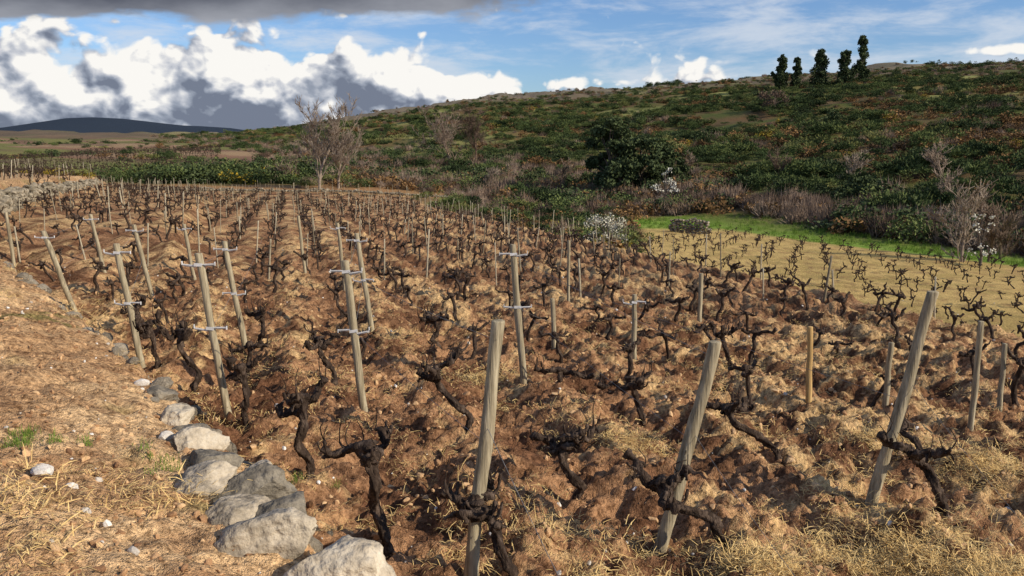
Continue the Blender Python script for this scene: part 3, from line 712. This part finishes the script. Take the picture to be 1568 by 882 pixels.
for c,r,a in (((-.56,.07),(.09,.04),.65),((-.38,.08),(.11,.042),.78),((-.20,.066),(.13,.036),.75),((-.07,.055),(.08,.022),.6),((-.3,.025),(.45,.03),.75),((.13,.07),(.13,.008),.36),((.55,.092),(.12,.007),.36),((-1.4,.15),(.5,.12),.6),((1.6,.2),(.5,.12),.5),((3.0,.2),(.6,.15),.5),((.35,.125),(.35,.03),-.35)):
    D=M_(g,'ADD',D,blob(g,Pv,c,r,a))
g.links.new(D,go.inputs[0])
tc=nt.nodes.new('ShaderNodeTexCoord'); sx=nt.nodes.new('ShaderNodeSeparateXYZ'); L(tc.outputs['Generated'],sx.inputs[0])
az=M_(nt,'ARCTAN2',sx.outputs[0],sx.outputs[1]); hyp=M_(nt,'SQRT',M_(nt,'ADD',M_(nt,'MULTIPLY',sx.outputs[0],sx.outputs[0]),M_(nt,'MULTIPLY',sx.outputs[1],sx.outputs[1])))
el=M_(nt,'ARCTAN2',sx.outputs[2],hyp)
cb=nt.nodes.new('ShaderNodeCombineXYZ'); L(az,cb.inputs[0]); L(el,cb.inputs[1]); PV=cb.outputs[0]
def grp(v):
    n=nt.nodes.new('ShaderNodeGroup'); n.node_tree=g; L(v,n.inputs[0]); return n.outputs[0]
D0=grp(PV); D1=grp(VM(nt,'ADD',PV,(.010,.012,0)).outputs[0])
def MR(v,a,b_,c=0.,d_=1.):
    n=nt.nodes.new('ShaderNodeMapRange'); n.interpolation_type='SMOOTHSTEP'; L(v,n.inputs[0]); n.inputs[1].default_value=a;n.inputs[2].default_value=b_;n.inputs[3].default_value=c;n.inputs[4].default_value=d_; return n.outputs[0]
cover=MR(D0,.20,.40)
lit=M_(nt,'MULTIPLY_ADD',M_(nt,'SUBTRACT',D0,D1),2.0,.46)
thick=MR(D0,.4,1.3,0,.42)
lit=M_(nt,'SUBTRACT',lit,thick)
big=NZ(nt,PV,11,3,.55); lit=M_(nt,'ADD',lit,M_(nt,'MULTIPLY_ADD',big.outputs['Fac'],1.7,-.77))
cr=nt.nodes.new('ShaderNodeValToRGB'); L(lit,cr.inputs[0]); e=cr.color_ramp.elements; e.new(.5); e.new(.5)
for i,(p,c) in enumerate(((.0,(.18,.21,.28)),(.28,(.33,.37,.45)),(.55,(.60,.62,.67)),(.85,(.96,.94,.90)))): e[i].position=p; e[i].color=(*c,1)
sky=nt.nodes.new('ShaderNodeTexSky'); sky.sky_type='NISHITA'; sky.sun_disc=False; sky.sun_elevation=EL; sky.sun_rotation=math.atan2(SUN.x,SUN.y); sky.air_density=1; sky.dust_density=.3; sky.ozone_density=3
tint=N(nt,'ShaderNodeMix',data_type='RGBA',blend_type='MULTIPLY'); tint.inputs[0].default_value=1; L(sky.outputs[0],tint.inputs[6]); tint.inputs[7].default_value=(.82,.98,1.25,1)
bgs=nt.nodes.new('ShaderNodeBackground'); bgs.inputs[1].default_value=.10; L(tint.outputs[2],bgs.inputs[0])
rotm=nt.nodes.new('ShaderNodeMapping'); rotm.inputs['Rotation'].default_value=(0,0,-.15); rotm.inputs['Scale'].default_value=(5,22,1); L(PV,rotm.inputs[0])
ci=NZ(nt,rotm.outputs[0],1.3,6,.62,.2); cib=M_(nt,'ADD',ci.outputs['Fac'],blob(nt,PV,(.35,.095),(.4,.035),.14)); cim=M_(nt,'MULTIPLY',MR(cib,.42,.76),.75)
bgc=nt.nodes.new('ShaderNodeBackground'); bgc.inputs[0].default_value=(.74,.80,.89,1); bgc.inputs[1].default_value=.9
m1=nt.nodes.new('ShaderNodeMixShader'); L(cim,m1.inputs[0]); L(bgs.outputs[0],m1.inputs[1]); L(bgc.outputs[0],m1.inputs[2])
bgk=nt.nodes.new('ShaderNodeBackground'); L(cr.outputs[0],bgk.inputs[0]); bgk.inputs[1].default_value=1.0
m2=nt.nodes.new('ShaderNodeMixShader'); L(cover,m2.inputs[0]); L(m1.outputs[0],m2.inputs[1]); L(bgk.outputs[0],m2.inputs[2])
elc=M_(nt,'DIVIDE',el,M_(nt,'MAXIMUM',M_(nt,'COSINE',az),.3)); cb2=nt.nodes.new('ShaderNodeCombineXYZ'); L(az,cb2.inputs[0]); L(elc,cb2.inputs[1]); PD=cb2.outputs[0]
gn=NZ(nt,VM(nt,'MULTIPLY',PD,(1,2.6,1)).outputs[0],8,5,.55)
deck=M_(nt,'ADD',blob(nt,PD,(-.40,.195),(.62,.052),1.15),M_(nt,'MULTIPLY_ADD',gn.outputs['Fac'],.8,-.4))
dm=MR(deck,.34,.54)
dr=nt.nodes.new('ShaderNodeValToRGB'); L(M_(nt,'MULTIPLY_ADD',deck,-.75,M_(nt,'MULTIPLY_ADD',gn.outputs['Fac'],1.2,.14)),dr.inputs[0]); e=dr.color_ramp.elements; e[0].position=.0;e[0].color=(.09,.10,.135,1);e[1].position=.75;e[1].color=(.44,.46,.51,1)
bgd=nt.nodes.new('ShaderNodeBackground'); L(dr.outputs[0],bgd.inputs[0])
m3=nt.nodes.new('ShaderNodeMixShader'); L(dm,m3.inputs[0]); L(m2.outputs[0],m3.inputs[1]); L(bgd.outputs[0],m3.inputs[2])
wo=nt.nodes.new('ShaderNodeOutputWorld'); L(m3.outputs[0],wo.inputs[0])
sl=bpy.data.lights.new('sun','SUN'); sl.energy=5.0; sl.angle=math.radians(.5); sl.color=(1,.87,.68)
so=bpy.data.objects.new('sun',sl); COL.objects.link(so); so.rotation_euler=(-sd).to_track_quat('-Z','Y').to_euler(); so.location=sd*50
# ------------------------------------------------------------------ camera
cam=bpy.data.cameras.new('camera'); cam.sensor_width=36; cam.lens=28; cam.clip_start=.05; cam.clip_end=9000
co=bpy.data.objects.new('camera',cam); COL.objects.link(co); co.location=(0,0,0); co.rotation_euler=(math.radians(90-10.5),0,0); scene.camera=co
scene.view_settings.view_transform='Standard'; scene.view_settings.look='None'; scene.view_settings.exposure=0
print('VERTS',nx,ny)
